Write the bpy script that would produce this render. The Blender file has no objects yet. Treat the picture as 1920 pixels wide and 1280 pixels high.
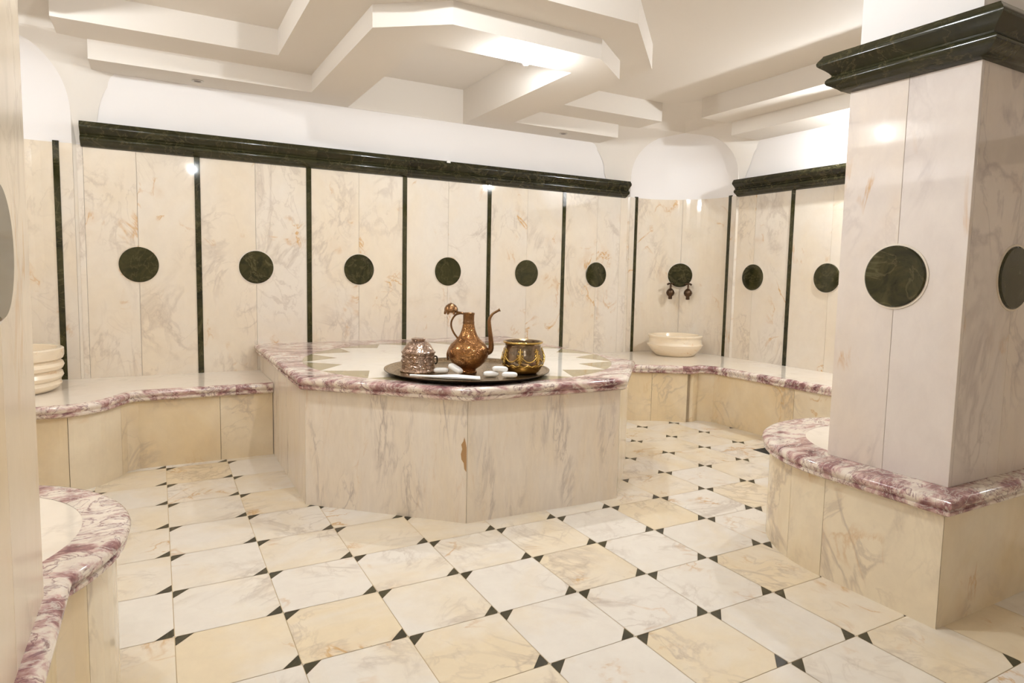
import bpy, bmesh, math, random
from mathutils import Vector, Matrix
random.seed(7)
C = bpy.context.scene.collection
SC = bpy.context.scene

# ------------------------------------------------------------------ camera
YAW = math.radians(28.8); PITCH = 0.0868; ROLL = 0.0202; CAM_Z = 1.412
def _frame():
    cp, sp, cr, sr = math.cos(PITCH), math.sin(PITCH), math.cos(ROLL), math.sin(ROLL)
    fw = Vector((0, cp, -sp)); up = Vector((0, sp, cp)); rt = Vector((1, 0, 0))
    return rt*cr + up*sr, -rt*sr + up*cr, fw
_rt, _up, _fw = _frame()
_rot = Matrix.Rotation(-YAW, 3, 'Z')
_rt, _up, _fw = _rot @ _rt, _rot @ _up, _rot @ _fw
cam = bpy.data.cameras.new('camera'); camo = bpy.data.objects.new('camera', cam); C.objects.link(camo)
camo.matrix_world = Matrix(((_rt.x, _up.x, -_fw.x, 0), (_rt.y, _up.y, -_fw.y, 0), (_rt.z, _up.z, -_fw.z, CAM_Z), (0, 0, 0, 1)))
cam.sensor_width = 36.0; cam.lens = 1210.06/1920*36
cam.shift_x = 2.19/1920; cam.shift_y = -18.5/1920
cam.clip_start = 0.02
SC.camera = camo

# ------------------------------------------------------------------ world, exposure
w = bpy.data.worlds.new('world'); SC.world = w; w.use_nodes = True
w.node_tree.nodes['Background'].inputs[0].default_value = (1.0, 0.93, 0.84, 1)
w.node_tree.nodes['Background'].inputs[1].default_value = 0.3
SC.view_settings.view_transform = 'Standard'; SC.view_settings.look = 'None'
SC.view_settings.exposure = 0.33; SC.view_settings.gamma = 1
SC.view_settings.use_curve_mapping = False
SC.cycles.diffuse_bounces = 5; SC.cycles.glossy_bounces = 3; SC.cycles.max_bounces = 7

# lamps of the room, then added fill bulbs: (x, y, z of the bulb, watts)
LAMP_COL = (.89, .945, 1.0)
LAMPS = [(2.21, 3.885, 2.838, 40), (-0.80, 4.12, 2.945, 30), (5.28, 3.30, 2.80, 60), (-0.19, 2.00, 3.13, 15),
         (1.15, 2.35, 3.13, 52), (0.60, -0.90, 3.13, 15), (5.05, 1.60, 2.945, 20)]  # this row: unseen bulbs added as fill light

# ------------------------------------------------------------------ helpers
def tag(o, label=None, cat=None, group=None, kind=None):
    if label: o['label'] = label
    if cat: o['category'] = cat
    if group: o['group'] = group
    if kind: o['kind'] = kind
    return o
def thing(name, label, cat, loc=(0, 0, 0), rz=0.0, group=None):
    o = bpy.data.objects.new(name, None); C.objects.link(o)
    o.location = loc; o.rotation_euler = (0, 0, rz); o.empty_display_size = 0.1
    return tag(o, label, cat, group)
def wloc(o):
    v = Vector((0, 0, 0))
    while o is not None:
        v = v + Vector(o.location); o = o.parent
    return v

class MB:
    """collects faces; builds one mesh object. attribute 'tint' = random vector per slab of stone"""
    def __init__(s): s.v = []; s.f = []; s.m = []; s.t = []; s.sm = []
    def add(s, verts, faces, mat=0, tint=None, smooth=False):
        b = len(s.v); s.v += [tuple(p) for p in verts]
        if tint is None: tint = (random.random(), random.random(), random.random())
        for f in faces:
            s.f.append([i+b for i in f]); s.m.append(mat); s.t.append(tint); s.sm.append(smooth)
        return s
    def box(s, a, b, mat=0, tint=None):
        x0, y0, z0 = a; x1, y1, z1 = b
        return s.add([(x0,y0,z0),(x1,y0,z0),(x1,y1,z0),(x0,y1,z0),(x0,y0,z1),(x1,y0,z1),(x1,y1,z1),(x0,y1,z1)],
            [(0,3,2,1),(4,5,6,7),(0,1,5,4),(1,2,6,5),(2,3,7,6),(3,0,4,7)], mat, tint)
    def prism(s, pts, z0, z1, mat=0, tint=None, top=True, bottom=True, smooth=False):
        n = len(pts); v = [(p[0], p[1], z0) for p in pts] + [(p[0], p[1], z1) for p in pts]
        f = [(i, (i+1) % n, n+(i+1) % n, n+i) for i in range(n)]
        if tint is None: tint = (random.random(), random.random(), random.random())
        s.add(v, f, mat, tint, smooth)
        if top: s.add([(p[0], p[1], z1) for p in pts], [tuple(range(n))], mat, tint)
        if bottom: s.add([(p[0], p[1], z0) for p in pts], [tuple(reversed(range(n)))], mat, tint)
        return s
    def lathe(s, prof, n=48, cx=0, cy=0, mat=0, tint=None, smooth=True):
        v = []; f = []
        for r, z in prof:
            for k in range(n):
                a = 2*math.pi*k/n; v.append((cx+r*math.cos(a), cy+r*math.sin(a), z))
        for i in range(len(prof)-1):
            for k in range(n):
                k2 = (k+1) % n
                f.append((i*n+k, i*n+k2, (i+1)*n+k2, (i+1)*n+k))
        return s.add(v, f, mat, tint, smooth)
    def tube(s, path, rad, n=10, mat=0, tint=None, caps=True):
        P = [Vector(p) for p in path]
        R = rad if isinstance(rad, (list, tuple)) else [rad]*len(P)
        v = []; f = []; up = None
        for i, p in enumerate(P):
            d = (P[min(i+1, len(P)-1)] - P[max(i-1, 0)]).normalized()
            if up is None:
                up = Vector((0, 0, 1)) if abs(d.z) < 0.9 else Vector((1, 0, 0))
            u = d.cross(up).normalized(); up = u.cross(d).normalized()
            for k in range(n):
                a = 2*math.pi*k/n; v.append(tuple(p + (u*math.cos(a) + up*math.sin(a))*R[i]))
        for i in range(len(P)-1):
            for k in range(n):
                k2 = (k+1) % n; f.append((i*n+k, i*n+k2, (i+1)*n+k2, (i+1)*n+k))
        if caps: f.append(tuple(reversed(range(n)))); f.append(tuple(range((len(P)-1)*n, len(P)*n)))
        return s.add(v, f, mat, tint, True)
    def build(s, name, mats, parent=None, kind=None, label=None, bevel=0, autosmooth=True, **kw):
        me = bpy.data.meshes.new(name)
        off = wloc(parent) if parent is not None else Vector((0, 0, 0))
        if kw.get('local'): off = Vector((0, 0, 0))
        me.from_pydata([(x-off.x, y-off.y, z-off.z) for x, y, z in s.v], [], s.f)
        if not isinstance(mats, (list, tuple)): mats = [mats]
        for m in mats: me.materials.append(m)
        for p, mi, sm in zip(me.polygons, s.m, s.sm): p.material_index = mi; p.use_smooth = sm
        at = me.color_attributes.new('tint', 'FLOAT_COLOR', 'CORNER')
        for p, t in zip(me.polygons, s.t):
            for li in p.loop_indices: at.data[li].color = (t[0], t[1], t[2], 1)
        bm = bmesh.new(); bm.from_mesh(me)
        bmesh.ops.remove_doubles(bm, verts=bm.verts, dist=1e-5)
        bmesh.ops.recalc_face_normals(bm, faces=bm.faces)
        bm.to_mesh(me); bm.free(); me.update()
        if any(s.sm): me.set_sharp_from_angle(angle=math.radians(38))
        o = bpy.data.objects.new(name, me); C.objects.link(o)
        if parent is not None: o.parent = parent
        if kind: o['kind'] = kind
        if label: o['label'] = label
        if bevel:
            md = o.modifiers.new('bevel', 'BEVEL'); md.width = bevel; md.segments = 2; md.limit_method = 'ANGLE'; md.angle_limit = math.radians(40)
        return o

def offset(path, d, closed=False):
    """offset a plan polyline to its RIGHT side by d, mitred"""
    n = len(path); out = []
    def nrm(a, b):
        v = Vector((b[0]-a[0], b[1]-a[1])).normalized(); return Vector((v.y, -v.x))
    for i in range(n):
        if closed: n1 = nrm(path[i-1], path[i]); n2 = nrm(path[i], path[(i+1) % n])
        else:
            n1 = nrm(path[i-1], path[i]) if i > 0 else None
            n2 = nrm(path[i], path[i+1]) if i < n-1 else None
            n1 = n1 or n2; n2 = n2 or n1
        m = (n1+n2).normalized(); k = 1/max(0.35, m.dot(n1))
        out.append((path[i][0]+m.x*d*k, path[i][1]+m.y*d*k))
    return out
def sweep(mb, path, prof, closed=False, mat=0, seg=None, smooth=True, cap=True, tint=None):
    """sweep closed profile [(out, z)] along path, out to the right. seg: stone piece length for tint changes"""
    rows = [offset(path, o, closed) for o, z in prof]
    n = len(path); m = len(prof); L = 0.0; t = tint or tuple(random.random() for _ in range(3)); nxt = (seg or 1e9)*random.uniform(.6, 1)
    rng = range(n if closed else n-1)
    for i in rng:
        j = (i+1) % n
        a = Vector(path[i]); b = Vector(path[j]); d = (b-a).length
        cuts = [0.0]
        while seg and L + d > nxt + 1e-6:
            cuts.append((nxt-L)/d); nxt += seg*random.uniform(.85, 1.1)
        cuts.append(1.0)
        for c in range(len(cuts)-1):
            if c > 0: t = tuple(random.random() for _ in range(3))
            v = []
            for k, (o, z) in enumerate(prof):
                pa = Vector(rows[k][i]); pb = Vector(rows[k][j])
                v.append((*(pa.lerp(pb, cuts[c])), z)); v.append((*(pa.lerp(pb, cuts[c+1])), z))
            f = [(2*k, 2*k+1, 2*((k+1) % m)+1, 2*((k+1) % m)) for k in range(m)]
            for q in f:
                mb.add([v[q[0]], v[q[1]], v[q[2]], v[q[3]]], [(0, 1, 2, 3)], mat, t, smooth)
        L += d
    if cap and not closed:
        mb.add([(*rows[k][0], prof[k][1]) for k in range(m)], [tuple(range(m))], mat, t)
        mb.add([(*rows[k][-1], prof[k][1]) for k in range(m)], [tuple(range(m))], mat, t)
def plen(path): return [ (Vector(path[i+1])-Vector(path[i])).length for i in range(len(path)-1)]
def along(path, s):
    for i, d in enumerate(plen(path)):
        if s <= d + 1e-9: return Vector(path[i]).lerp(Vector(path[i+1]), s/d)
        s -= d
    return Vector(path[-1])
def subpath(path, a, b):
    pts = [tuple(along(path, a))]; L = 0
    for i, d in enumerate(plen(path)):
        L += d
        if a + 1e-6 < L < b - 1e-6: pts.append(path[i+1])
    pts.append(tuple(along(path, b))); return pts
def cladding(mb, path, breaks, z0, z1, th=0.02, gap=0.004, mat=0):
    """stone slabs standing along the path, faces to the right of it; breaks are distances along it"""
    tot = sum(plen(path)); br = [0.0] + [b for b in breaks if 0.01 < b < tot-0.01] + [tot]
    full = offset(path, th); seg = plen(path); cum = [0.0]
    for d in seg: cum.append(cum[-1]+d)
    def cut(x):
        for i, d in enumerate(seg):
            if x <= cum[i+1] + 1e-9:
                u = (x-cum[i])/d; return tuple(Vector(path[i]).lerp(Vector(path[i+1]), u)), tuple(Vector(full[i]).lerp(Vector(full[i+1]), u))
        return path[-1], full[-1]
    for a, b in zip(br[:-1], br[1:]):
        a += gap/2; b -= gap/2
        both = [cut(a)] + [(path[i], full[i]) for i in range(1, len(path)-1) if a + 1e-6 < cum[i] < b - 1e-6] + [cut(b)]
        sp = [q[0] for q in both]; fr = [q[1] for q in both]
        pts = list(fr) + list(reversed(sp))
        n = len(pts); v = [(p[0], p[1], z0) for p in pts] + [(p[0], p[1], z1) for p in pts]
        t = tuple(random.random() for _ in range(3)); k = len(fr)
        mb.add(v, [(i, (i+1) % n, n+(i+1) % n, n+i) for i in range(n)], mat, t, False)
        for i in range(k-1):
            j = n-1-i
            for zz in (0, n): mb.add([v[i+zz], v[i+1+zz], v[j-1+zz], v[j+zz]], [(0, 1, 2, 3)], mat, t)

def arc(cx, cy, r, a0, a1, n):
    return [(cx+r*math.cos(math.radians(a0+(a1-a0)*i/n)), cy+r*math.sin(math.radians(a0+(a1-a0)*i/n))) for i in range(n+1)]
def catmull(pts, n=6):
    out = []; P = [Vector(p) for p in pts]
    for i in range(len(P)-1):
        p0 = P[max(i-1, 0)]; p1 = P[i]; p2 = P[i+1]; p3 = P[min(i+2, len(P)-1)]
        for k in range(n):
            t = k/n; out.append(tuple(0.5*((2*p1)+(p2-p0)*t+(2*p0-5*p1+4*p2-p3)*t*t+(3*p1-p0-3*p2+p3)*t**3)))
    out.append(tuple(P[-1])); return out

# ------------------------------------------------------------------ materials
class NT:
    def __init__(s, name):
        s.m = bpy.data.materials.new(name); s.m.use_nodes = True; s.n = s.m.node_tree.nodes; s.l = s.m.node_tree.links
        s.b = s.n['Principled BSDF']
    def node(s, t, **kw):
        n = s.n.new(t)
        for k, v in kw.items():
            if k.startswith('i_'):
                key = k[2:]; key = int(key) if key.isdigit() else key.replace('_', ' ')
                s.set(n.inputs[key], v)
            else: setattr(n, k, v)
        return n
    def set(s, sock, v):
        if isinstance(v, bpy.types.NodeSocket): s.l.new(v, sock)
        else: sock.default_value = v
    def math(s, op, a, b=0.0, c=0.0, clamp=False):
        n = s.n.new('ShaderNodeMath'); n.operation = op; n.use_clamp = clamp
        s.set(n.inputs[0], a); s.set(n.inputs[1], b); s.set(n.inputs[2], c); return n.outputs[0]
    def noise(s, vec, scale, detail=4, rough=.55, dist=0.0):
        n = s.n.new('ShaderNodeTexNoise'); s.set(n.inputs['Vector'], vec); n.inputs['Scale'].default_value = scale
        n.inputs['Detail'].default_value = detail; n.inputs['Roughness'].default_value = rough; n.inputs['Distortion'].default_value = dist
        return n.outputs['Fac']
    def ramp(s, fac, stops, interp='LINEAR'):
        n = s.n.new('ShaderNodeValToRGB'); n.color_ramp.interpolation = interp; s.set(n.inputs[0], fac)
        e = n.color_ramp.elements
        while len(e) < len(stops): e.new(0.5)
        for el, (p, c) in zip(e, stops):
            el.position = p; el.color = (c, c, c, 1) if not isinstance(c, tuple) else (*c, 1)
        return n.outputs[0]
    def mix(s, fac, a, b, mode='MIX'):
        n = s.n.new('ShaderNodeMix'); n.data_type = 'RGBA'; n.blend_type = mode
        s.set(n.inputs[0], fac)
        for sock, v in ((n.inputs[6], a), (n.inputs[7], b)):
            if isinstance(v, tuple): sock.default_value = (*v, 1)
            else: s.l.new(v, sock)
        return n.outputs[2]
    def coords(s, stretch=(1, 1, 1), amount=9.0):
        tc = s.node('ShaderNodeTexCoord'); at = s.node('ShaderNodeAttribute', attribute_name='tint')
        sc = s.node('ShaderNodeVectorMath', operation='MULTIPLY'); s.l.new(tc.outputs['Object'], sc.inputs[0]); sc.inputs[1].default_value = stretch
        ma = s.node('ShaderNodeVectorMath', operation='MULTIPLY_ADD'); s.l.new(at.outputs['Color'], ma.inputs[0]); ma.inputs[1].default_value = (amount,)*3
        s.l.new(sc.outputs[0], ma.inputs[2])
        sep = s.node('ShaderNodeSeparateColor'); s.l.new(at.outputs['Color'], sep.inputs[0])
        return ma.outputs[0], sep.outputs[0], sep.outputs[1]
    def bump(s, h, strength=.2, dist=.01):
        b = s.node('ShaderNodeBump'); b.inputs['Strength'].default_value = strength; b.inputs['Distance'].default_value = dist
        s.l.new(h, b.inputs['Height']); s.l.new(b.outputs[0], s.b.inputs['Normal'])

def marble(name, white, cream, ochre, grey, rough=.15, stretch=(1, 1, 1), vein=1.0, ochre_amt=1.0, yellow_amt=.5, scale=1.0, spec=.5):
    t = NT(name); v, r, g = t.coords(stretch)
    big = t.noise(v, 1.1*scale, 5, .6, .8)
    y = t.math('ADD', t.ramp(big, [(.38, 0.0), (.68, 1.0)]), t.math('MULTIPLY', t.math('SUBTRACT', r, .5), yellow_amt*1.6), clamp=True)
    col = t.mix(t.math('MULTIPLY', y, yellow_amt), white, cream)
    fine = t.noise(v, 9*scale, 6, .7, .3)
    col = t.mix(t.ramp(fine, [(.35, .10*vein), (.65, 0.0)]), col, grey)
    # thin ridged veins, broken up by masks
    def ridge(sc, width, dist):
        n = t.noise(v, sc, 7, .55, dist)
        d = t.math('ABSOLUTE', t.math('SUBTRACT', n, .5))
        return t.ramp(d, [(0.0, 1.0), (width, 0.0)])
    mask1 = t.ramp(t.noise(v, 1.7*scale, 2, .5), [(.48, 0.0), (.62, 1.0)])
    mask2 = t.ramp(t.noise(v, 2.3*scale, 3, .5, .5), [(.56, 0.0), (.68, 1.0)])
    g1 = t.math('MULTIPLY', t.math('MULTIPLY', ridge(1.3*scale, .035, 1.6), mask1), .42*vein)
    g2 = t.math('MULTIPLY', t.math('MULTIPLY', ridge(3.2*scale, .025, 1.0), mask1), .30*vein)
    o1 = t.math('MULTIPLY', t.math('MULTIPLY', ridge(1.9*scale, .022, 1.2), mask2), .75*ochre_amt)
    o2 = t.math('MULTIPLY', t.math('MULTIPLY', ridge(.9*scale, .05, .8), mask2), .15*ochre_amt)
    col = t.mix(g1, col, grey); col = t.mix(g2, col, grey); col = t.mix(o2, col, ochre); col = t.mix(o1, col, ochre)
    t.l.new(col, t.b.inputs['Base Color'])
    t.b.inputs['Roughness'].default_value = rough; t.b.inputs['Specular IOR Level'].default_value = spec
    return t.m
WHITE = (.83, .745, .63); CREAM = (.80, .62, .38); OCH = (.60, .34, .12); GREY = (.42, .33, .26)
M_wall = marble('wall_marble', (.785, .71, .61), (.79, .64, .43), OCH, GREY, .06, (1, 1, .75), .85, 1.3, .45, 1.35)
M_wall_far = M_wall
M_base = marble('base_marble', (.83, .72, .54), (.75, .58, .33), OCH, GREY, .14, (1, 1, .8), 1.3, .9, .75)
M_plat = marble('platform_marble', (.86, .775, .67), (.82, .68, .48), OCH, (.40, .33, .29), .14, (3.4, 3.4, .8), 1.35, .35, .5, 1.0)
M_floor = marble('floor_marble', (.82, .765, .68), (.80, .65, .41), OCH, GREY, .20, (1, 1, 1), 1.0, 1.1, .74, 1.2)
M_pillar = marble('pillar_marble', (.765, .69, .635), (.80, .65, .47), OCH, (.40, .33, .32), .045, (1, 1, .6), 1.2, 1.1, .42)
M_pillar_near = marble('near_pillar_marble', (.78, .67, .52), (.76, .60, .38), OCH, GREY, .24, (1, 1, .6), 1.0, 1.1, .6)
M_top = marble('bench_top_marble', (.88, .80, .70), (.84, .71, .52), OCH, GREY, .07, (1, 1, 1), .5, .2, .35)
M_star = marble('star_marble', (.90, .85, .76), (.84, .74, .56), OCH, GREY, .05, (1, 1, 1), .5, .1, .2)
M_basin = marble('basin_marble', (.88, .76, .59), (.84, .66, .42), (.66, .36, .13), GREY, .2, (1, 1, 3), .4, .9, .5, 1.6)

def purple():
    t = NT('purple_breccia'); v, r, g = t.coords((1, 1.7, 1.4))
    n1 = t.noise(v, 2.6, 7, .60, 1.8); n2 = t.noise(v, 9, 6, .65, 1.0)
    col = t.ramp(n1, [(.32, (.15, .062, .068)), (.42, (.33, .165, .16)), (.49, (.60, .41, .37)), (.54, (.78, .68, .58)), (.66, (.80, .70, .60)), (.80, (.58, .40, .35))])
    d = t.math('ABSOLUTE', t.math('SUBTRACT', t.noise(v, 3.4, 7, .6, 2.4), .5))
    col = t.mix(t.ramp(d, [(0, .9), (.03, 0.0)]), col, (.20, .085, .10))
    col = t.mix(t.ramp(n2, [(.32, .45), (.48, 0.0)]), col, (.36, .19, .18))
    d2 = t.math('ABSOLUTE', t.math('SUBTRACT', t.noise(v, 6, 5, .6, 1.4), .5))
    col = t.mix(t.ramp(d2, [(0, .6), (.03, 0.0)]), col, (.84, .77, .68))
    t.l.new(col, t.b.inputs['Base Color']); t.b.inputs['Roughness'].default_value = .12
    return t.m
M_purple = purple()
def green(name, a=(.009, .009, .0025), b=(.048, .043, .015), rough=.06):
    t = NT(name); v, r, g = t.coords((1, 1, 1))
    n1 = t.noise(v, 6, 8, .7, 1.2)
    col = t.ramp(n1, [(.35, a), (.62, b), (.78, (.085, .078, .034))])
    d = t.math('ABSOLUTE', t.math('SUBTRACT', t.noise(v, 3, 5, .6, 2.0), .5))
    col = t.mix(t.ramp(d, [(0, .35), (.02, 0.0)]), col, (.17, .14, .07))
    col = t.mix(t.math('MULTIPLY', r, .5), col, (.045, .042, .016))
    t.b.inputs['Specular IOR Level'].default_value = .38
    t.l.new(col, t.b.inputs['Base Color']); t.b.inputs['Roughness'].default_value = rough
    return t.m
M_green = green('green_marble')
M_greenc = green('green_marble_cornice', (.005, .005, .0015), (.022, .020, .007), .13)
M_greenf = green('green_marble_floor', (.020, .016, .008), (.055, .045, .022), .3)
M_tan = marble('tan_marble', (.40, .33, .19), (.34, .27, .13), OCH, (.2, .17, .1), .06, (1, 1, 1), .8, .2, .5)
def plain(name, col, rough=.6, metal=0.0, bumps=None, emit=None, strength=0):
    t = NT(name); t.b.inputs['Base Color'].default_value = (*col, 1); t.b.inputs['Roughness'].default_value = rough; t.b.inputs['Metallic'].default_value = metal
    if bumps:
        tc = t.node('ShaderNodeTexCoord'); t.bump(t.noise(tc.outputs['Object'], bumps[0], 4, .6), bumps[1], bumps[2])
    if emit: t.b.inputs['Emission Color'].default_value = (*emit, 1); t.b.inputs['Emission Strength'].default_value = strength
    return t.m
def plaster_mat(name='white_plaster', ca=(.86, .82, .79), cb=(.83, .79, .76)):
    t = NT(name); tc = t.node('ShaderNodeTexCoord')
    n = t.noise(tc.outputs['Object'], 1.3, 3, .5); col = t.mix(n, ca, cb)
    t.l.new(col, t.b.inputs['Base Color']); t.b.inputs['Roughness'].default_value = .75
    t.bump(t.noise(tc.outputs['Object'], 60, 4, .6), .10, .004); return t.m
M_plaster = plaster_mat()
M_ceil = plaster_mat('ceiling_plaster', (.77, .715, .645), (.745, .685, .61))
M_grout = plain('grout', (.60, .46, .27), .8)
M_black = plain('black_void', (.008, .008, .007), .6)
M_mortar = plain('white_mortar', (.9, .87, .82), .7)
M_soap = plain('white_soap', (.93, .92, .90), .4)
M_chrome = plain('pale_lamp_ring', (.6, .55, .48), .3, .6)
M_tap = plain('aged_bronze', (.10, .06, .035), .35, .9)
def metal(name, a, b, rough=.25, scale=30, bump=.4, dots=False, dark=(.05, .03, .02)):
    t = NT(name); tc = t.node('ShaderNodeTexCoord'); o = tc.outputs['Object']
    n = t.noise(o, scale*.35, 5, .6, .6); col = t.mix(t.ramp(n, [(.35, 0.0), (.65, 1.0)]), a, b)
    vo = t.node('ShaderNodeTexVoronoi', feature='DISTANCE_TO_EDGE'); t.l.new(o, vo.inputs['Vector']); vo.inputs['Scale'].default_value = scale*2.2
    e = t.ramp(vo.outputs['Distance'], [(.02, 1.0), (.12, 0.0)])
    col = t.mix(t.math('MULTIPLY', e, .55 if dots else .2), col, dark)
    t.l.new(col, t.b.inputs['Base Color']); t.b.inputs['Metallic'].default_value = .95; t.b.inputs['Roughness'].default_value = rough
    if bump: t.bump(t.math('SUBTRACT', n, t.math('MULTIPLY', e, 1.0)), bump, .004)
    return t.m
M_copper = metal('engraved_copper', (.27, .12, .045), (.52, .27, .10), .24, 36, .5, True, (.09, .04, .018))
M_copper_s = metal('smooth_copper', (.20, .105, .05), (.32, .17, .075), .28, 24, .15)
M_silver = metal('embossed_silvered_copper', (.40, .27, .20), (.72, .56, .45), .28, 22, .6, True, (.06, .03, .02))
M_pewter = metal('dark_pewter', (.20, .15, .10), (.30, .22, .15), .2, 12, .05)
M_brass = metal('gilt_brass', (.55, .37, .10), (.78, .56, .18), .22, 30, .2)
M_gold2 = metal('tarnished_gilding', (.20, .12, .035), (.40, .26, .08), .24, 16, .1)
M_tray = metal('tinned_tray', (.42, .32, .20), (.34, .24, .13), .22, 14, .10, True, (.14, .09, .05))
M_traydk = metal('tray_underside', (.03, .02, .012), (.05, .035, .02), .35, 20, 0)
def cloth_mat():
    t = NT('white_cloth'); tc = t.node('ShaderNodeTexCoord'); t.b.inputs['Base Color'].default_value = (.93, .92, .90, 1); t.b.inputs['Roughness'].default_value = .85
    t.bump(t.noise(tc.outputs['Object'], 120, 3, .6), .25, .002); return t.m
M_cloth = cloth_mat()

# ------------------------------------------------------------------ setting constants
XL, XR, YB, YF = -1.36, 5.56, 5.88, -2.2
Z1, Z2, Z3 = 2.87, 3.005, 3.19
ZD = 2.32; HB = 0.56; HS = 0.785
TILE = 0.40; TX, TY = 0.029, 3.49

# ------------------------------------------------------------------ floor
fl = MB(); fl.box((XL-.1, YF-.1, -.08), (XR+.1, YB+.1, -.0015), 1)
g = .0014; q = .067; k_ = .007
for i in range(-5, 16):
    for j in range(-16, 8):
        x0 = TX+i*TILE; y0 = TY+j*TILE; x1 = x0+TILE; y1 = y0+TILE
        if x1 < XL or x0 > XR or y1 < YF or y0 > YB: continue
        t = (random.random(), random.random(), random.random())
        a, b, c, d = x0+g, x1-g, y0+g, y1-g
        # tile with its top-left and bottom-right corners cut for the dark inserts
        fl.add([(a, c, 0), (b-q, c, 0), (b, c+q, 0), (b, d, 0), (a+q, d, 0), (a, d-q, 0)], [(0, 1, 2, 3, 4, 5)], 0, t)
        fl.add([(b-q+g, c, 0), (b-k_, c, 0), (b, c+k_, 0), (b, c+q-g, 0)], [(0, 1, 2, 3)], 2); fl.add([(b-k_, c, 0), (b, c, 0), (b, c+k_, 0)], [(0, 1, 2)], 0, t)
        fl.add([(a+q-g, d, 0), (a+k_, d, 0), (a, d-k_, 0), (a, d-q+g, 0)], [(0, 1, 2, 3)], 2); fl.add([(a+k_, d, 0), (a, d, 0), (a, d-k_, 0)], [(0, 1, 2)], 0, t)
fl.build('floor', [M_floor, M_grout, M_greenf], kind='structure')

# ------------------------------------------------------------------ walls
wb = MB(); wb.box((XL-.2, YB, -.08), (XR+.2, YB+.2, 3.4)); wall_back = wb.build('wall_back', M_plaster, kind='structure')
wr = MB(); wr.box((XR, YF-.2, -.08), (XR+.2, YB, 3.4)); wall_right = wr.build('wall_right', M_plaster, kind='structure')
wl = MB(); wl.box((XL-.2, YF-.2, -.08), (XL, YB, 3.4)); wall_left = wl.build('wall_left', M_plaster, kind='structure')
wf = MB(); wf.box((XL, YF-.2, -.08), (XR, YF, 3.4)); wall_front = wf.build('wall_front', M_plaster, kind='structure')
STR = [.309, 1.184, 2.06, 2.947, 3.842]
SEAM = [-.115, .747, 1.626, 2.504, 3.392, 4.283]
mb = MB(); cladding(mb, [(-.50, YB), (4.70, YB)], sorted([x+.5 for x in STR+SEAM] + [.04, 5.1]), 0.0, ZD, .02, .002)
mb.build('marble_cladding', M_wall, wall_back)
YR = [4.785, 3.90, 3.02, 2.14, 1.26, .38, -.5, -1.38]; YS = [4.337, 3.46, 2.58, 1.70, .82, -.06, -.94]
mb = MB(); cladding(mb, [(XR, 5.02), (XR, YF)], sorted([5.02-y for y in YR+YS]), 0, ZD, .02, .002)
mb.build('marble_cladding', M_wall, wall_right)
mb = MB(); cladding(mb, [(XL, YF), (XL, 5.02)], sorted([y-YF for y in YR+YS]), 0, ZD, .02, .004)
mb.build('marble_cladding', M_wall, wall_left)
mb = MB(); cladding(mb, [(XR, YF), (XL, YF)], [.44*k for k in range(1, 16)], 0, ZD, .02, .004)
mb.build('marble_cladding', M_wall, wall_front)

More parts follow.
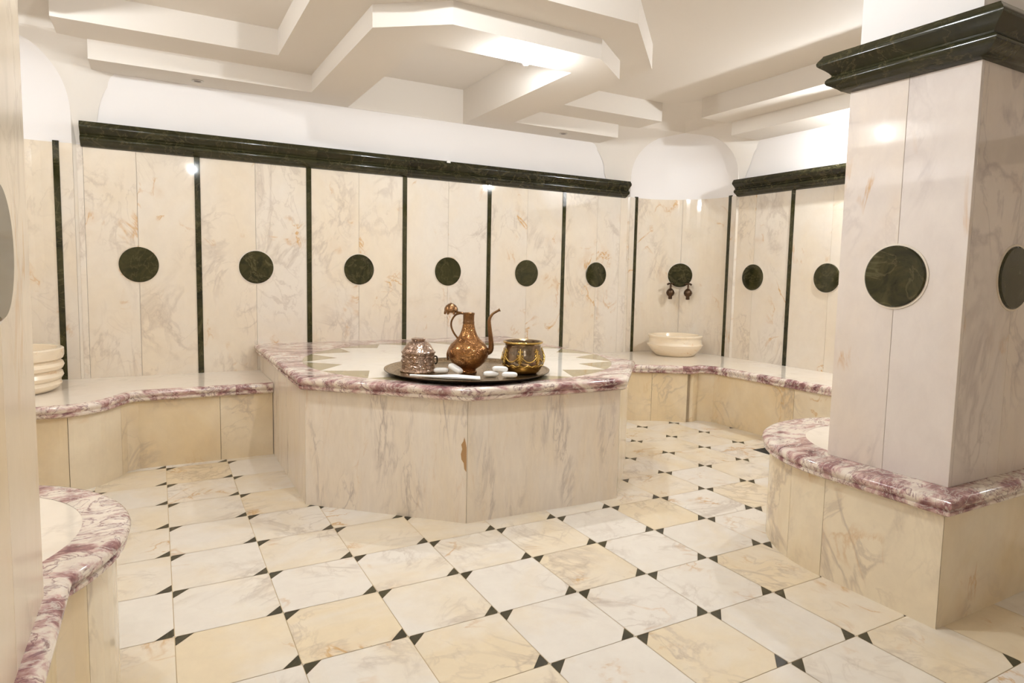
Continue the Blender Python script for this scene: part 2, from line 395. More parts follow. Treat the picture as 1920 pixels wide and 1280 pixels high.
# ------------------------------------------------------------------ corner niches
TN = [0]
def trim(mbx, mats=None, **kw):
    TN[0] += 1
    return mbx.build('trim_%d' % TN[0], mats or M_green, kind='structure', **kw)
def corner(side, A_pts, C_pts, name, e0, e1):
    """side=+1 right corner, -1 left corner (mirrored about x=2.10). Niche between (4.70,5.88) and (5.56,5.02)."""
    def mx(x): return x if side > 0 else 4.20-x
    p0 = Vector((4.70, 5.88)); p1 = Vector((5.56, 5.02)); mid = (p0+p1)/2; hw = (p1-p0).length/2
    u = (p1-p0).normalized(); nrm = Vector((1, 1)).normalized()       # nrm points into the niche
    dep = .33; open_h = hw-.035
    def P(s, d, z): v = mid + u*s + nrm*d; return (mx(v.x), v.y, z)
    def d_at(s, w, k=1.0):
        R = (open_h**2+dep**2)/(2*dep); c = dep-R
        return max(0.0, (c + math.sqrt(max(0, R*R-s*s))))*k
    zs, za = 2.50, 3.005
    def half(z):                                 # half width of the arch opening at height z
        if z <= zs: return open_h
        return open_h*max(0.0, 1-((z-zs)/(za-zs))**2.3)**(1/2.3)
    # niche lining in plaster, upper part
    NS = 32; m = MB(); rows = [ZD, 2.42, zs] + [zs+(za-zs)*math.sin(math.pi/2*k/14) for k in range(1, 15)]
    v = []
    for z in rows:
        h = half(z)
        for i in range(NS+1):
            s = -h + 2*h*i/NS; k = h/open_h
            v.append(P(s, d_at(s/max(k, 1e-4), 1)*k if h > 1e-4 else 0, z))
    f = []
    for r in range(len(rows)-1):
        for i in range(NS): a = r*(NS+1)+i; f.append((a, a+1, a+NS+2, a+NS+1))
    m.add(v, f, 0, (0, 0, 0), True)
    # front plate around the opening
    zt = Z3+.05
    v = []; f = []
    for z in rows:
        h = half(z); v += [P(-hw, 0, z), P(-h, 0, z), P(h, 0, z), P(hw, 0, z)]
    v += [P(-hw, 0, zt), P(0, 0, zt), P(0, 0, zt), P(hw, 0, zt)]
    for r in range(len(rows)):
        a = 4*r; f += [(a, a+1, a+5, a+4), (a+2, a+3, a+7, a+6)]
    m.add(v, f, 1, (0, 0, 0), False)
    # vaulted spandrels from the wall arches to the plate
    B = [P(-hw, 0, ZD+.01)] + [P(-half(z), 0, z) for z in (2.6, 2.72, 2.82, 2.90, 2.96)] + [P(0, 0, za)]
    D = [P(hw, 0, ZD+.01)] + [P(half(z), 0, z) for z in (2.6, 2.72, 2.82, 2.90, 2.96)] + [P(0, 0, za)]
    def loft(Aa, Bb, n=8):
        vv = []; ff = []
        A2 = catmull(Aa, 4); B2 = catmull(Bb, 4)
        for a, b in zip(A2, B2):
            a = Vector(a); b = Vector(b)
            for k in range(n+1): vv.append(tuple(a.lerp(b, k/n)))
        for r in range(len(A2)-1):
            for k in range(n): o = r*(n+1)+k; ff.append((o, o+1, o+n+2, o+n+1))
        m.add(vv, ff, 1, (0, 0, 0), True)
    loft(A_pts, B); loft(C_pts, D)
    # crown of the vault up to the flat ceiling
    a = Vector(A_pts[-1]); c = Vector(C_pts[-1]); b = Vector(P(0, 0, za))
    low = [a.lerp(b, k/4) for k in range(5)] + [b.lerp(c, k/4) for k in range(1, 5)]
    e0 = Vector((*e0, Z3+.01)); e1 = Vector((*e1, Z3+.01))
    vv = []; ff = []
    for k, p in enumerate(low):
        e = e0.lerp(e1, k/8); cpt = Vector((p.x, p.y, Z3-.03)).lerp(e, .25)
        for j in range(7):
            t = j/6; vv.append(tuple(p*(1-t)**2 + cpt*2*t*(1-t) + e*t*t))
    for r in range(8):
        for j in range(6): o = r*7+j; ff.append((o, o+1, o+8, o+7))
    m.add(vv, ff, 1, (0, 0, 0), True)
    ob = m.build(name, [M_plaster, M_ceil], kind='structure')  # cream ceiling tone on plate and spandrels stands in for their weaker light
    # curved marble lining below
    path = [P(-hw, 0, 0)[:2]] + [P(-open_h+2*open_h*i/28, d_at(-open_h+2*open_h*i/28, 1), 0)[:2] for i in range(29)] + [P(hw, 0, 0)[:2]]
    if side < 0: path = path[::-1]
    L = sum(plen(path)); mm = MB()
    back = offset(path, -.06)
    cladding(mm, path, [.035, .17, L/2-.17, L/2+.17, L-.17, L-.035] if 0 else [.034, .135, L/2, L-.135, L-.034], HB, ZD, .012, .002)
    mm.build('marble_lining', M_wall, ob)
    # dark strips at either end of the curve and the disc in the middle
    for k in (.135, L-.135):
        sp = subpath(path, k-.02, k+.02); s = MB(); cladding(s, sp, [], HB-.005, ZD+.012, .018, 0); trim(s)
    return P, mid, nrm, mx
A_r = [(4.68, 5.875, ZD+.01), (4.40, 5.875, 2.50), (4.36, 5.875, 2.64), (4.30, 5.875, 2.75), (4.19, 5.875, 2.88), (4.22, 5.72, 2.94), (4.25, 5.53, 3.03)]
C_r = [(5.555, 5.04, ZD+.01), (5.555, 4.95, 2.55), (5.555, 4.90, 2.66), (5.555, 4.86, 2.76), (5.555, 4.78, 2.88), (5.35, 4.78, 2.94), (5.14, 4.78, 3.03)]
A_l = [(-.48, 5.875, ZD+.01), (-.377, 5.875, 2.46), (-.345, 5.875, 2.62), (-.312, 5.875, 2.72), (-.24, 5.875, 2.88), (-.30, 5.72, 2.94), (-.355, 5.53, 3.03)]
C_l = [(4.2-x, y, z) for x, y, z in C_r]
PR, midR, nR, mxR = corner(1, A_r, C_r, 'wall_corner_right', (4.50, 5.17), (4.80, 4.84))
PL, midL, nL, mxL = corner(-1, A_l, C_l, 'wall_corner_left', (-.53, 5.17), (-.60, 4.84))

# ------------------------------------------------------------------ ceiling
ce = MB()
ce.box((XL-.2, YF-.2, Z3), (XR+.2, YB+.2, Z3+.2))
R2 = [(-.56, YB), (-.56, 5.19), (.835, 5.19), (.835, 3.86), (1.30, 3.33), (2.70, 3.33), (3.37, 3.97), (3.37, 5.19), (4.56, 5.19), (4.56, YB), (2.65, YB), (2.65, 4.0), (1.53, 4.0), (1.53, YB)]
R1 = [(-.385, YB), (-.385, 5.555), (1.15, 5.555), (1.17, 3.92), (1.56, 3.62), (2.66, 3.65), (3.04, 3.94), (3.04, 5.54), (4.28, 5.54), (4.28, YB), (2.65, YB), (2.65, 4.0), (1.53, 4.0), (1.53, YB)]
ce.prism(R2, Z2, Z3+.02, top=False); ce.prism(R1, Z1, Z2, top=False)
for s in (1, -1):
    f = (lambda x: x) if s > 0 else (lambda x: 4.20-x)
    a = sorted((f(4.78), f(XR))); b = sorted((f(5.15), f(XR)))
    ce.box((a[0], YF, Z2), (a[1], 4.86, Z3+.01)); ce.box((b[0], YF, Z1), (b[1], 4.81, Z2))
ce.box((1.53, 5.872, Z1), (2.65, YB+.01, Z3+.01))  # added cream panel: dimmer light on the recess back put into its colour
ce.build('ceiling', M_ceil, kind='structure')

# ------------------------------------------------------------------ cornices and strips
COR = [(0, 2.304), (.010, 2.306), (.030, 2.312), (.042, 2.323), (.058, 2.333), (.075, 2.342), (.0805, 2.350), (.0805, 2.362), (.074, 2.372), (.063, 2.379), (.061, 2.387),
       (.070, 2.399), (.084, 2.412), (.100, 2.424), (.109, 2.432), (.111, 2.444), (.106, 2.454), (.094, 2.470), (.090, 2.478), (0, 2.478)]
def cornice(path, closed=False, seg=.9, parent=None, name=None, mats=None):
    s = MB(); sweep(s, path, COR, closed, 0, seg)
    if parent is not None: return s.build(name, M_greenc, parent)
    return trim(s, M_greenc)
cb = cornice([(-.47, YB-.02), (4.655, YB-.02)])
j = MB(); j.box((2.44, YB-.125, 2.462), (2.475, YB-.02, 2.482)); j.build('mortar_joint', M_mortar, cb, label='white mortar plug in the joint')
cornice([(XR-.02, 5.03), (XR-.02, YF)]); cornice([(XL+.02, YF), (XL+.02, 5.03)])
def strip(x0, y0, x1, y1, z0=HB-.005, z1=2.31):
    s = MB(); s.box((x0, y0, z0), (x1, y1, z1)); trim(s)
for x in STR: strip(x-.021, YB-.026, x+.021, YB-.018)
for y in YS[:3]: strip(XR-.026, y-.021, XR-.018, y+.021)

# ------------------------------------------------------------------ dark green discs
def disc(loc, nx, ny, label, group=None, r=.137):
    o = MB(); n = 56
    ring = lambda rr, d: [(rr*math.cos(2*math.pi*k/n), -d, rr*math.sin(2*math.pi*k/n)) for k in range(n)]
    t = (random.random(), random.random(), random.random())
    v = ring(r, 0) + ring(r, .010) + ring(r-.006, .015)
    f = [(k, (k+1) % n, n+(k+1) % n, n+k) for k in range(n)] + [(n+k, n+(k+1) % n, 2*n+(k+1) % n, 2*n+k) for k in range(n)]
    o.add(v, f, 0, t, False); o.add(ring(r-.006, .015), [tuple(range(n))], 0, t)
    ob = o.build('round_medallion', M_green); ob.location = loc; ob.rotation_euler = (0, 0, math.atan2(nx, -ny))
    tag(ob, label, 'wall disc', group)
    b = MB(); b.add(ring(r+.009, 0)+ring(r+.009, .006)+ring(r, .006), [(k, (k+1) % n, n+(k+1) % n, n+k) for k in range(n)] + [(n+k, n+(k+1) % n, 2*n+(k+1) % n, 2*n+k) for k in range(n)], 0, t, False)
    bo = b.build('pale_rim', M_wall, ob, local=True)
    return ob
order = ['leftmost dark green marble disc on the long back wall', 'second dark green disc from the left on the back wall', 'dark green disc on the back wall, third from the left',
         'dark green disc on the back wall straight above the copper ewer', 'dark green disc on the back wall above the brass pot', 'narrowest-looking rightmost green disc of the back wall']
for x, l in zip(SEAM, order): disc((x, YB-.018, 1.438), 0, -1, l, 'green discs on the back wall')
disc((XR-.018, 4.785, 1.443), -1, 0, 'whole green disc on the right-hand wall beside the basin niche', 'green discs on the right wall')
disc((XR-.018, 3.92, 1.448), -1, 0, 'green disc on the right-hand wall half hidden by the square pillar', 'green discs on the right wall')
pc = PR(0, .33-.020, 1.452)
disc(pc, -.7071, -.7071, 'dark green disc above the two bronze taps in the corner niche')

# ------------------------------------------------------------------ pillars (square, marble clad, dark cap)
def pillar(x0, x1, y0, y1, label, seam_y, seam_x, clad_top=ZD, cap=True, flush=False, mat=None):
    t = thing('square_pillar', label, 'pillar', ((x0+x1)/2, (y0+y1)/2, HB))
    c = MB(); c.box((x0+.022, y0+.022, HB), (x1-.022, y1-.022, Z3)); 
    if flush: c.box((x0, y0, clad_top), (x1, y1, Z3))
    c.build('plaster_shaft', M_plaster, t, label='white plastered upper shaft')
    s = MB()
    for path, br in (([(x0+.022, y1), (x0+.022, y0)], [y1-seam_y]), ([(x0+.022, y0+.022), (x1-.022, y0+.022)], [seam_x-x0-.022]),
                     ([(x1-.022, y0), (x1-.022, y1)], [(y1-y0)/2]), ([(x1-.022, y1-.022), (x0+.022, y1-.022)], [(x1-x0)/2])):
        cladding(s, path, br, HB, clad_top, .022, .0015)
    s.build('marble_facing', mat or M_pillar, t, bevel=.0015)
    if cap: cornice([(x0, y1), (x0, y0), (x1, y0), (x1, y1)][::1], True, 1.2, t, 'moulded_cap')
    return t
pr = pillar(2.90, 3.68, 1.43, 1.99, 'square marble pillar under a heavy dark green cap, right foreground', 1.715, 3.295)
pl = pillar(-1.02, -.275, 1.25, 1.985, 'tall marble-faced pillar cut off by the left edge of the photo', 1.58, -.65, mat=M_pillar_near)
disc((2.902, 1.717, 1.442), -1, 0, 'large green disc facing the steam slab on the right pillar', 'green discs on the pillars')
disc((3.292, 1.432, 1.445), 0, -1, 'green disc on the shaded front of the right pillar, at the photo edge', 'green discs on the pillars')
disc((-.277, 1.575, 1.44), 1, 0, 'green disc at the far left edge on the near left pillar', 'green discs on the pillars')

# ------------------------------------------------------------------ benches
RIM = lambda w, h: [(-w, h), (-.028, h), (-.014, h-.003), (-.004, h-.011), (0, h-.023), (-.004, h-.036), (-.014, h-.044), (-.016, h-.050),
                    (-.010, h-.054), (-.012, h-.066), (-.022, h-.074), (-.038, h-.080), (-w-.01, h-.080)]
def bench(label, outer, wallside, rimw, breaks, loc, top_mat=None, base_mat=None, h=HB, in_curve=None, rim_seg=.8):
    """outer: front edge path in plan (room to its right), wallside: points closing the plan behind."""
    t = thing('stone_bench', label, 'bench', loc)
    core_front = offset(outer, -.066)
    co = MB(); co.prism(core_front + wallside, 0.0, h-.078, 0)
    co.build('core', M_grout, t)
    cl = MB(); cladding(cl, core_front, breaks, 0.0, h-.078, .020, .003); cl.build('front_slabs', base_mat or M_base, t)
    rm = MB(); sweep(rm, outer, RIM(rimw, h), False, 0, rim_seg); rm.build('purple_edge', M_purple, t, label='purple veined moulded edge')
    inner = offset(outer, -rimw-.0005)
    tp = MB(); tp.prism((in_curve or inner) + wallside, h-.078, h-.0005, 0); tp.build('seat_top', top_mat or M_top, t)
    return t
def niche_pts(side):
    hw_ = .86/math.sqrt(2)*1.0; oh = .6081-.035; dp = .33; Rr = (oh*oh+dp*dp)/(2*dp); out = []
    for i in range(21):
        s_ = oh - 2*oh*i/20; d_ = dp-Rr+math.sqrt(Rr*Rr-s_*s_)
        d_ = max(-.004, d_-.014); x_ = 5.13+.7071*s_+.7071*d_; y_ = 5.45-.7071*s_+.7071*d_
        out.append((x_ if side > 0 else 4.20-x_, y_))
    return out if side > 0 else out[::-1]
# back-left bench, running from the left wall round the basin corner to the platform
left_front = [(-.62, 3.20), (-.64, 3.6), (-.66, 4.2)] 
lb = catmull([(-.80, 4.72), (-.66, 4.715), (-.52, 4.715), (-.42, 4.745), (-.30, 4.84), (-.21, 4.99), (-.165, 5.085)], 5)
outerL = [(-.96, 3.22), (-.96, 4.70)] + lb + [(-.12, 5.11), (.763, 5.11)]
bench('cream bench with purple edge along the back wall left of the platform', outerL, [(.763, YB-.02), (-.49, YB-.022)] + niche_pts(-1) + [(XL+.022, 5.03), (XL+.02, 3.22)],
      .055, [1.44+.35, 1.44+.62, 2.45, 3.15], (-.4, 5.3, 0))
# back-right bench
rb = catmull([(4.02, 4.99), (4.14, 4.885), (4.31, 4.795), (4.45, 4.69), (4.57, 4.60)], 5)
outerR = [(3.14, 5.11), (3.95, 5.11)] + rb + [(4.70, 4.63), (4.77, 4.55), (4.77, 2.66)]
bench('cream bench with purple edge under the corner basin and right wall', outerR, [(XR-.02, 2.66), (XR-.022, 5.03)] + niche_pts(1) + [(4.69, YB-.022), (3.14, YB-.02)],
      .055, [.35, .70, .98, 1.28, 2.9], (4.9, 5.0, 0))
# right foreground bench round the pillar
fr = [(4.9, 2.66)] if 0 else []
a1 = arc(3.45, 1.90, .725, 20, 180, 40)
outF = (a1 + [(2.725, 1.385), (4.60, 1.385)])
inn = arc(3.45, 1.90, .50, 20, 180, 40) + [(2.885, 1.90), (2.885, 1.445), (4.60, 1.445)]
def ring_bench(label, outer, inner, wallside, loc, breaks, corner_break=False):
    t = thing('stone_bench', label, 'bench', loc)
    core = offset(outer, -.066)
    co = MB(); co.prism(core+wallside, 0, HB-.078, 0); co.build('core', M_grout, t)
    cl = MB(); cladding(cl, core, sorted(breaks + [sum(plen(core)[:-1])]) if corner_break else breaks, 0, HB-.078, .020, .002); cl.build('front_slabs', M_base, t)
    TT = tuple(random.random() for _ in range(3)); rm = MB(); sweep(rm, outer, RIM(.05, HB), False, 0, None, tint=TT)
    o2 = offset(outer, -.05); n = len(outer); seg_l = plen(outer)
    for i in range(n-1):
        rm.add([(*o2[i], HB), (*o2[i+1], HB), (*inner[i+1], HB), (*inner[i], HB)], [(0, 1, 2, 3)], 0, TT)
    rm.build('purple_edge', M_purple, t, label='broad purple veined rim')
    tp = MB(); tp.prism(inner+wallside, HB-.05, HB-.0008, 0); tp.build('seat_top', M_top, t)
    return t
def match_inner(outer, inner_fn): return [inner_fn(*p) for p in outer]
def innR(x, y):
    if y >= 1.90: 
        a = math.atan2(y-1.90, x-3.45); return (3.45+.50*math.cos(a), 1.90+.50*math.sin(a))
    if x < 2.75 and y < 1.5: return (2.895, 1.44)
    if y < 1.5: return (x, 1.44)
    return (2.895+.055, 1.90)
outF = a1[:-1] + [(2.725, 1.90), (2.725, 1.325), (4.25, 1.325)]
inF = [innR(*p) for p in outF]
ring_bench('rounded bench with broad purple rim wrapping the right foreground pillar', outF, inF, [(4.25, 1.9)], (3.4, 1.9, 0), [.45, .85, 1.25, 1.63, 1.84, 3.1], True)
# left foreground bench
a2 = arc(-.755, 2.49, .66, -36.6, 148, 40)
outG = [(-.225, -.6), (-.225, 2.02)] + a2
def innL(x, y):
    if y > 2.08:
        a = math.atan2(y-2.49, x+.755); return (-.755+.52*math.cos(a), 2.49+.52*math.sin(a))
    return (-.282, 2.06) if y > 1 else (-.282, y)
inG = [innL(*p) for p in outG]
inG = [p for p in inG]
ring_bench('narrow-waisted bench with round purple-rimmed end, left foreground', outG, inG, [(-1.34, 2.7), (-1.34, -.6)], (-.7, 2.2, 0), [.6, 1.2, 1.7, 2.2, 2.62, 2.85, 3.1, 3.35, 3.65])

# ------------------------------------------------------------------ the steam platform (gobek tasi)
plat = thing('heated_platform', 'large many-sided marble platform with purple rim against the back wall, bearing the tray', 'platform', (1.95, 4.5, 0))
b0 = [(.785, YB-.02), (.785, 3.946), (1.523, 3.257), (2.552, 3.222), (3.115, 3.84), (3.115, YB-.02)]
pl_ = plen(b0); vb = [sum(pl_[:k]) for k in range(1, 5)]
core = MB(); core.prism(b0, 0, HS-.078, 0); core.build('core', M_grout, plat)
out0 = offset(b0, .02)
cl = MB(); cladding(cl, b0, [.95] + vb + [vb[-1]+1.0], 0, HS-.07, .02, .002); cl.build('side_slabs', M_plat, plat)
top0 = offset(b0, .068)
rm = MB(); PT = (.31, .62, .18); sweep(rm, top0, RIM(.04, HS), False, 0, None, tint=PT)
cc = (2.0, 4.43); rc = 1.135
poly = offset(top0, -.04)
polyc = poly
def ray_poly(a):
    d = Vector((math.cos(a), math.sin(a))); best = None
    n = len(polyc)
    for i in range(n):
        p = Vector(polyc[i]); q2 = Vector(polyc[(i+1) % n]); e = q2-p
        den = d.x*e.y-d.y*e.x
        if abs(den) < 1e-9: continue
        w0 = p-Vector(cc); tt = (w0.x*e.y-w0.y*e.x)/den; s = (w0.x*d.y-w0.y*d.x)/den
        if tt > 0 and -1e-6 <= s <= 1+1e-6: best = tt if best is None else min(best, tt)
    return best
angs = sorted([2*math.pi*k/192 for k in range(192)] + [math.atan2(p[1]-cc[1], p[0]-cc[0]) % (2*math.pi) for p in polyc])
prev = None; tt = (random.random(),)*3
for i in range(len(angs)):
    a = angs[i]; b = angs[(i+1) % len(angs)]
    if abs(a-b) < 1e-6: continue
    ra, rb_ = ray_poly(a), ray_poly(b)
    if ra is None or rb_ is None: continue
    rca = min(rc, ra-.002); rcb = min(rc, rb_-.002)
    f = lambda r, t: (cc[0]+r*math.cos(t), cc[1]+r*math.sin(t), HS)
    rm.add([f(rca, a), f(ra, a), f(rb_, b), f(rcb, b)], [(0, 1, 2, 3)], 0, PT)
rm.build('purple_rim', M_purple, plat, label='purple veined rim with moulded edge')
st = MB(); n = 16; off = math.radians(149.5); zz = HS-.0006
pts = [(cc[0]+rc*math.cos(off+2*math.pi*k/n), cc[1]+rc*math.sin(off+2*math.pi*k/n), zz) for k in range(n)]
val = [(cc[0]+.90*math.cos(off+2*math.pi*(k+.5)/n), cc[1]+.90*math.sin(off+2*math.pi*(k+.5)/n), zz) for k in range(n)]
for k in range(n):
    tint = tuple(random.random() for _ in range(3))
    st.add([(cc[0], cc[1], zz), val[k-1], pts[k], val[k]], [(0, 1, 2, 3)], 0, tint)
    arcp = [(cc[0]+rc*math.cos(off+2*math.pi*(k+j/6)/n), cc[1]+rc*math.sin(off+2*math.pi*(k+j/6)/n), zz) for j in range(7)]
    st.add([val[k]] + arcp[::-1], [tuple(range(8))], 1)
st.build('star_inlay', [M_star, M_tan], plat, label='white sixteen-pointed star on dull green stone')

fo = offset(b0, .0206); A_ = Vector(fo[2]); B_ = (Vector(fo[1])-A_).normalized(); sm_ = MB()
sh = [(.004, .30), (.016, .315), (.020, .35), (.034, .37), (.038, .40), (.030, .43), (.036, .455), (.024, .475), (.018, .50), (.010, .47), (.004, .44)]
sm_.add([(A_.x+B_.x*u_, A_.y+B_.y*u_, z_) for u_, z_ in sh], [tuple(range(len(sh)))])
sm_.build('rust_stain', plain('rust_brown_stain', (.42, .24, .10), .4), plat, label='rust brown stain by the front corner seam')

# ------------------------------------------------------------------ basins
def basin(kind, label, loc):
    t = thing('marble_basin', label, 'basin', loc)
    x, y, z = loc
    if kind == 'low':
        prof = [(0.0, 0), (.20, 0), (.215, .006), (.262, .055), (.292, .095), (.303, .118), (.305, .125), (.292, .135), (.288, .150), (.286, .190), (.289, .200), (.296, .208), (.298, .222), (.290, .230), (.262, .230), (.255, .222), (.235, .13), (.15, .075), (0, .065)]
    else:
        prof = [(0, 0), (.275, 0), (.30, .012), (.325, .035), (.335, .06), (.325, .082), (.318, .09), (.332, .098), (.345, .125), (.338, .155), (.320, .165), (.320, .172), (.340, .182), (.350, .21), (.342, .235), (.322, .248), (.322, .255), (.342, .265), (.350, .29), (.350, .345), (.342, .352), (.315, .352), (.305, .34), (.28, .16), (.18, .10), (0, .09)]
    m = MB(); m.lathe([(r, z+h*(1 if kind == 'low' else .84)) for r, h in prof], 72, x, y); m.build('bowl', M_basin, t)
    d = MB(); zb = z + (.068 if kind == 'low' else .078)
    d.lathe([(.0, zb+.006), (.022, zb+.006), (.024, zb)], 16, x, y); d.build('plug_hole_ring', M_tap, t)
    return t
basin('low', 'low round cream marble basin on the bench under the two taps', (5.085, 5.425, HB))
basin('tall', 'tall ribbed drum-shaped marble basin on the bench behind the left pillar', (-.925, 5.40, HB))
# ------------------------------------------------------------------ taps
def tap(s, label):
    p = PR(s, .33-.012-(s*s)/1.4, 1.262)
    t = thing('wall_tap', label, 'tap', p, math.radians(-45))       # local -Y looks out of the niche
    def loc(m, name):
        m.v = [(x*1.3, y*1.3, z*1.3-.004) for x, y, z in m.v]; m.build(name, M_tap, t, local=True)
    m = MB(); m.lathe([(0, 0), (.026, 0), (.026, .006), (.014, .010), (.012, .03)], 20)
    m.v = [(x, -z+.004, y) for x, y, z in m.v]; loc(m, 'wall_flange')
    m = MB(); m.tube(catmull([(0, 0, 0), (0, -.05, .0), (0, -.075, -.006), (0, -.085, -.03), (0, -.085, -.062)], 5), [.014]*5+[.016]*5+[.017]*5+[.015]*5+[.013], 14)
    m.lathe([(0, .034), (.016, .030), (.032, .012), (.037, -.006), (.030, -.026), (.016, -.038), (.017, -.062), (.012, -.064), (0, -.05)], 24, 0, -.072); loc(m, 'body')
    m = MB(); m.lathe([(0, .072), (.008, .070), (.009, .034), (.012, .03)], 14, 0, -.072)
    for k in range(4):
        a = math.pi/4+k*math.pi/2; m.tube([(0, -.072, .072), (.018*math.cos(a), -.072+.018*math.sin(a), .076), (.036*math.cos(a), -.072+.036*math.sin(a), .068)], [.006, .007, .009], 10)
    loc(m, 'cross_handle')
tap(-.098, 'left one of two small bronze taps below the niche disc')
tap(.098, 'right one of two small bronze taps below the niche disc')

# ------------------------------------------------------------------ floor drain
dt = thing('floor_drain', 'black square floor opening beside the right foreground bench', 'drain', (4.46, 3.53, 0))
m = MB(); m.box((4.345, 3.40, .0004), (4.59, 3.66, .0016)); m.build('opening', M_black, dt)
m = MB()
for k in range(5): m.box((4.38+k*.042, 3.45, .0016), (4.392+k*.042, 3.64, .003))
m.build('grate', M_black, dt)

# ------------------------------------------------------------------ tray and what stands on it
TXc, TYc = 1.74, 3.735; ZT = HS
tr = thing('round_tray', 'wide round metal tray at the front corner of the platform', 'tray', (TXc, TYc, ZT))
m = MB(); m.lathe([(0, ZT+.006), (.455, ZT+.006), (.475, ZT+.009), (.500, ZT+.024), (.521, ZT+.031), (.526, ZT+.030)], 96, TXc, TYc); m.build('tray_plate', M_tray, tr)
m = MB(); m.lathe([(0, ZT+.0005), (.455, ZT+.0005), (.478, ZT+.003), (.505, ZT+.018), (.527, ZT+.026), (.528, ZT+.030), (.5265, ZT+.0305)], 96, TXc, TYc); m.build('dark_underside', M_traydk, tr, label='blackened rim and underside')
ZI = ZT+.0065
RZ = math.radians(-25)
# ewer
ew = thing('copper_ewer', 'tall long-necked copper ewer with slender spout, centre of the tray', 'ewer', (1.735, 3.715, ZI), RZ)
def L(m, name, mat, parent, **kw): return m.build(name, mat, parent, local=True, **kw)
m = MB(); m.lathe([(0, .004), (.050, .002), (.056, 0), (.058, .006), (.050, .014), (.052, .022), (.080, .040), (.108, .068), (.126, .100), (.131, .128), (.126, .155), (.110, .180), (.088, .200), (.070, .218), (.056, .240), (.046, .265), (.040, .290), (.036, .312)], 64)
L(m, 'body', M_copper, ew)
m = MB(); m.lathe([(.036, .310), (.0375, .311), (.0375, .322), (.0355, .326), (.0360, .366), (.0385, .370), (.0385, .378), (.036, .380), (.033, .378), (.033, .33)], 48); L(m, 'neck_collar', M_copper_s, ew)
m = MB(); m.tube(catmull([(-.034, 0, .372), (-.055, 0, .374), (-.085, 0, .362), (-.108, 0, .325), (-.108, 0, .285), (-.090, 0, .245), (-.070, 0, .218), (-.066, 0, .196), (-.092, 0, .182), (-.118, 0, .155), (-.132, 0, .115), (-.128, 0, .075)], 6), .0062, 10); L(m, 'handle', M_copper_s, ew)
m = MB(); pth = catmull([(.112, 0, .125), (.140, 0, .140), (.146, 0, .180), (.140, 0, .235), (.132, 0, .300), (.132, 0, .340), (.150, 0, .372), (.176, 0, .390), (.198, 0, .402)], 6)
rr = [ .021 - .0135*min(1, i/38) for i in range(len(pth))]; rr[-3:] = [.009, .011, .012]
m.tube(pth, rr, 14); L(m, 'spout', M_copper_s, ew)
m = MB(); m.tube([(-.034, 0, .376), (-.050, 0, .378), (-.062, 0, .378)], .007, 10); m.tube([(-.056, -.014, .378), (-.056, .014, .378)], .0085, 10)
m.lathe([(0, .368+.012), (.018, .375), (.036, .380), (.044, .392), (.042, .408), (.032, .424), (.018, .434), (.006, .438), (0, .442)], 10, -.112, 0)
for k in range(6):
    a = k*math.pi/3; m.tube([(-.112+.034*math.cos(a), .034*math.sin(a), .386), (-.112+.040*math.cos(a), .040*math.sin(a), .368)], [.010, .006], 8)
m.tube([(-.056, 0, .380), (-.075, 0, .384), (-.09, 0, .388)], .006, 8)
L(m, 'hinged_lid', M_copper_s, ew, label='open knobbed lid tilted back over the handle')
# domed box
bx = thing('domed_box', 'embossed silvery copper box with faceted domed lid, left side of the tray', 'box', (1.455, 3.865, ZI), RZ)
m = MB(); m.lathe([(0, .002), (.112, .0), (.115, .006), (.112, .014), (.104, .018), (.102, .112), (.106, .118)], 56); L(m, 'drum', M_silver, bx)
m = MB(); m.lathe([(.106, .116), (.109, .120), (.108, .126), (.100, .132), (.094, .142), (.076, .172), (.062, .187), (.046, .192), (.043, .194), (.044, .203), (.047, .208), (.040, .211), (.0, .212)], 16, smooth=False); L(m, 'domed_lid', M_silver, bx)
m = MB()
for k in range(12):
    a = 2*math.pi*k/12; m.lathe([(.0, .0), (.010, .004), (.014, .012), (.008, .02), (0, .022)], 8, .098*math.cos(a), .098*math.sin(a))
m.v = [(x, y, z+.055) for x, y, z in m.v]
for k in range(12):
    a = 2*math.pi*k/12; b = a+math.pi/12
    m.tube([(.103*math.cos(a+j*math.pi/36-.0), .103*math.sin(a+j*math.pi/36), .03+.012*math.sin(j*math.pi/6)) for j in range(7)], .003, 6)
    m.tube([(.103*math.cos(a+j*math.pi/36-.0), .103*math.sin(a+j*math.pi/36), .09+.012*math.sin(j*math.pi/6)) for j in range(7)], .003, 6)
L(m, 'embossed_ornament', M_silver, bx)
m = MB(); m.tube(catmull([(.104, -.02, .10), (.118, -.022, .095), (.120, -.022, .06), (.106, -.02, .05)], 5), .005, 8); L(m, 'side_clasp', M_traydk, bx, label='dark side clasp')
# pot with brass swags
pt = thing('brass_trimmed_pot', 'dark rounded pot with gilt garland ornament, right side of the tray', 'pot', (2.045, 3.555, ZI), RZ)
def rpot(z):
    P_ = [(0, .096), (.03, .116), (.06, .130), (.09, .134), (.12, .130), (.15, .120), (.175, .113), (.19, .116)]
    for (z0, r0), (z1, r1) in zip(P_[:-1], P_[1:]):
        if z0 <= z <= z1: return r0+(r1-r0)*(z-z0)/(z1-z0)
    return .11
m = MB(); m.lathe([(0, .002), (.085, 0), (.096, .006)] + [(rpot(z), z) for z in [.015*k for k in range(1, 13)]] + [(.118, .190), (.126, .196), (.126, .203), (.118, .205), (.110, .198), (.106, .17), (.115, .10), (.08, .02), (0, .015)], 64)
m.m = [1 if (0 < max(m.v[i][2] for i in f) <= .061 and min(math.hypot(*m.v[i][:2]) for i in f) > .084) else 0 for f in m.f]
L(m, 'vessel', [M_pewter, M_gold2], pt)
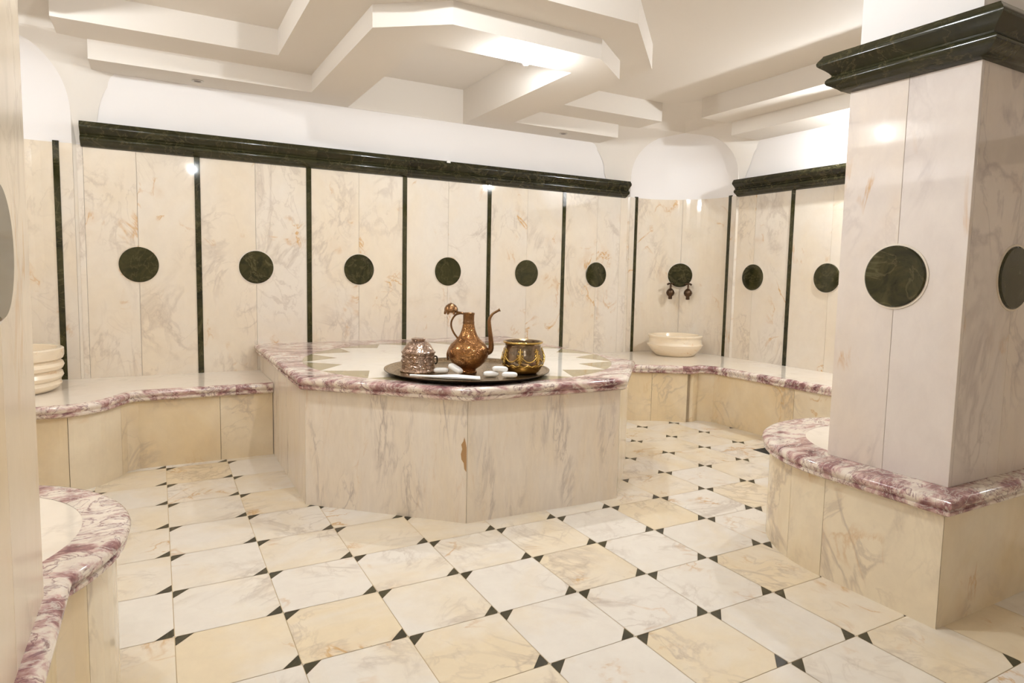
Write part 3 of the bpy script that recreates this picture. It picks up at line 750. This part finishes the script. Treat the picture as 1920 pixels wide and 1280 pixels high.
m = MB(); m.lathe([(.1175, .190), (.1275, .196), (.1275, .203), (.121, .206), (.117, .203)], 64); L(m, 'rim_band', M_brass, pt, label='gilt rim band')
m = MB()
def sp(a, z, o=.003): r = rpot(z)+o; return (r*math.cos(a), r*math.sin(a), z)
for k in range(7):
    a0 = math.radians(-90-12)+k*2*math.pi/7
    m.tube([sp(a0+math.radians(j*4.67), .125-.042*math.sin(math.pi*j/11)) for j in range(12)], .0042, 8)
    m.tube([sp(a0, .165), sp(a0, .14), sp(a0, .11), sp(a0, .08), sp(a0, .06)], [.004, .007, .010, .008, .003], 8)
    for dz, da in ((.145, .09), (.145, -.09), (.12, .12), (.12, -.12), (.095, .09), (.095, -.09), (.08, .05), (.08, -.05)):
        m.tube([sp(a0+da*.3, dz), sp(a0+da, dz+.006), sp(a0+da*1.3, dz-.004)], [.004, .0065, .003], 7)
for k in range(16):
    a0 = 2*math.pi*k/16; m.tube([sp(a0+math.radians(j*3.6), .052+.010*math.sin(math.pi*j/6)) for j in range(7)], .003, 6)
L(m, 'gilt_garlands', M_brass, pt, label='gilt garland relief')
# soaps
def soap(x, y, z, rz, tilt, label, group, s=(.048, .026, .0165)):
    bm = bmesh.new(); bmesh.ops.create_uvsphere(bm, u_segments=24, v_segments=14, radius=1)
    for v in bm.verts:
        e = .55; c = v.co
        v.co = Vector((math.copysign(abs(c.x)**e, c.x)*s[0], math.copysign(abs(c.y)**e, c.y)*s[1], math.copysign(abs(c.z)**.8, c.z)*s[2]))
    me = bpy.data.meshes.new('soap_bar'); bm.to_mesh(me); bm.free()
    for p in me.polygons: p.use_smooth = True
    me.materials.append(M_soap); o = bpy.data.objects.new('soap_bar', me); C.objects.link(o)
    o.location = (x, y, z); o.rotation_euler = (0, tilt, rz); tag(o, label, 'soap', group)
GL = 'white soap bars on the tray'
soap(1.560, 3.735, ZI+.0175, RZ+.05, 0, 'flat white soap bar next to the domed box', GL)
soap(1.622, 3.655, ZI+.036, RZ-.5, .45, 'tilted white soap bar leaning beside the ewer foot', GL, (.050, .026, .018))
soap(1.788, 3.492, ZI+.0175, RZ+.1, 0, 'lower left soap bar of the three in front of the pot', GL)
soap(1.876, 3.418, ZI+.0175, RZ-.1, 0, 'lower right soap bar of the three in front of the pot', GL)
soap(1.838, 3.470, ZI+.048, RZ+.15, .05, 'soap bar stacked on top of the other two near the pot', GL)
# folded cloth
fc = MB(); nx, ny = 36, 8
def fz(u, v, k): return ZI+.0068+k*.0045+.0018*math.sin(u*9+k*2)*(.4+v)+.001*math.sin(v*7+u*4)
A0 = Vector((1.325, 3.665)); A1 = Vector((1.665, 3.390)); side = Vector((.42, .906))
for k in range(2):
    v = []; f = []
    for i in range(nx+1):
        u = i/nx; c = A0.lerp(A1, u); wdt = .012+.098*min(1, u*1.5)
        for j2 in range(ny+1):
            vv = j2/ny; p = c+side*(vv*wdt - .010*math.sin(math.pi*u)); v.append((p.x, p.y, fz(u, vv, k)))
    b = len(v)
    v += [(x, y, z-.003) for x, y, z in v]
    for i in range(nx):
        for j2 in range(ny):
            o = i*(ny+1)+j2; f.append((o, o+1, o+ny+2, o+ny+1)); f.append((b+o, b+o+ny+1, b+o+ny+2, b+o+1))
    for i in range(nx):
        o = i*(ny+1); f.append((o, o+ny+1, b+o+ny+1, b+o)); o += ny; f.append((o, b+o, b+o+ny+1, o+ny+1))
    for j2 in range(ny):
        f.append((j2, b+j2, b+j2+1, j2+1)); o = nx*(ny+1)+j2; f.append((o, o+1, b+o+1, b+o))
    fc.add(v, f, 0, (0, 0, 0), True)
tag(fc.build('folded_cloth', M_cloth), 'thin folded white cloth lying along the near rim of the tray', 'cloth')

# ------------------------------------------------------------------ lamps
names = ['bare lit bulb under the ceiling beam above the platform', 'lit bulb under the ceiling near the left wall', 'lit bulb under the beam by the right wall, behind the pillar',
         'lit bulb above the near left pillar', 'added fill bulb under the ceiling between the two pillars', 'added fill bulb behind the camera', 'added fill bulb in the near right part of the room beyond the pillar']
for i, (x, y, z, wt) in enumerate(LAMPS):
    top = Z1 if i in (0, 2) else (Z2 if i in (1, 6) else Z3)
    t = thing('ceiling_lamp', names[i], 'lamp', (x, y, top))
    m = MB(); m.lathe([(0, top), (.030, top), (.030, top-.005), (.016, top-.008), (.012, z+.015), (0, z+.014)], 20, x, y); m.build('lamp_holder', M_chrome, t)
    m = MB(); m.lathe([(0, z-.022), (.016, z-.016), (.022, z-.004), (.020, z+.008), (.012, z+.016)], 12, x, y)
    bm_ = plain('lit_bulb', (1, 1, 1), .3, emit=LAMP_COL, strength=wt/(math.pi*.0046)); m.build('bulb', bm_, t)
for x, y, l in ((.319, 5.72, 'small unlit recessed spotlight in the beam over the back wall, left'), (3.689, 5.68, 'small unlit recessed spotlight in the beam over the back wall, right')):
    t = thing('recessed_spotlight', l, 'lamp', (x, y, Z1))
    m = MB(); m.lathe([(.024, Z1+.0), (.042, Z1-.001), (.044, Z1-.005), (.036, Z1-.008), (.026, Z1-.004)], 28, x, y); m.build('ring', M_chrome, t)
    m = MB(); m.lathe([(0, Z1-.003), (.027, Z1-.003)], 28, x, y); m.build('lens', M_tap, t)
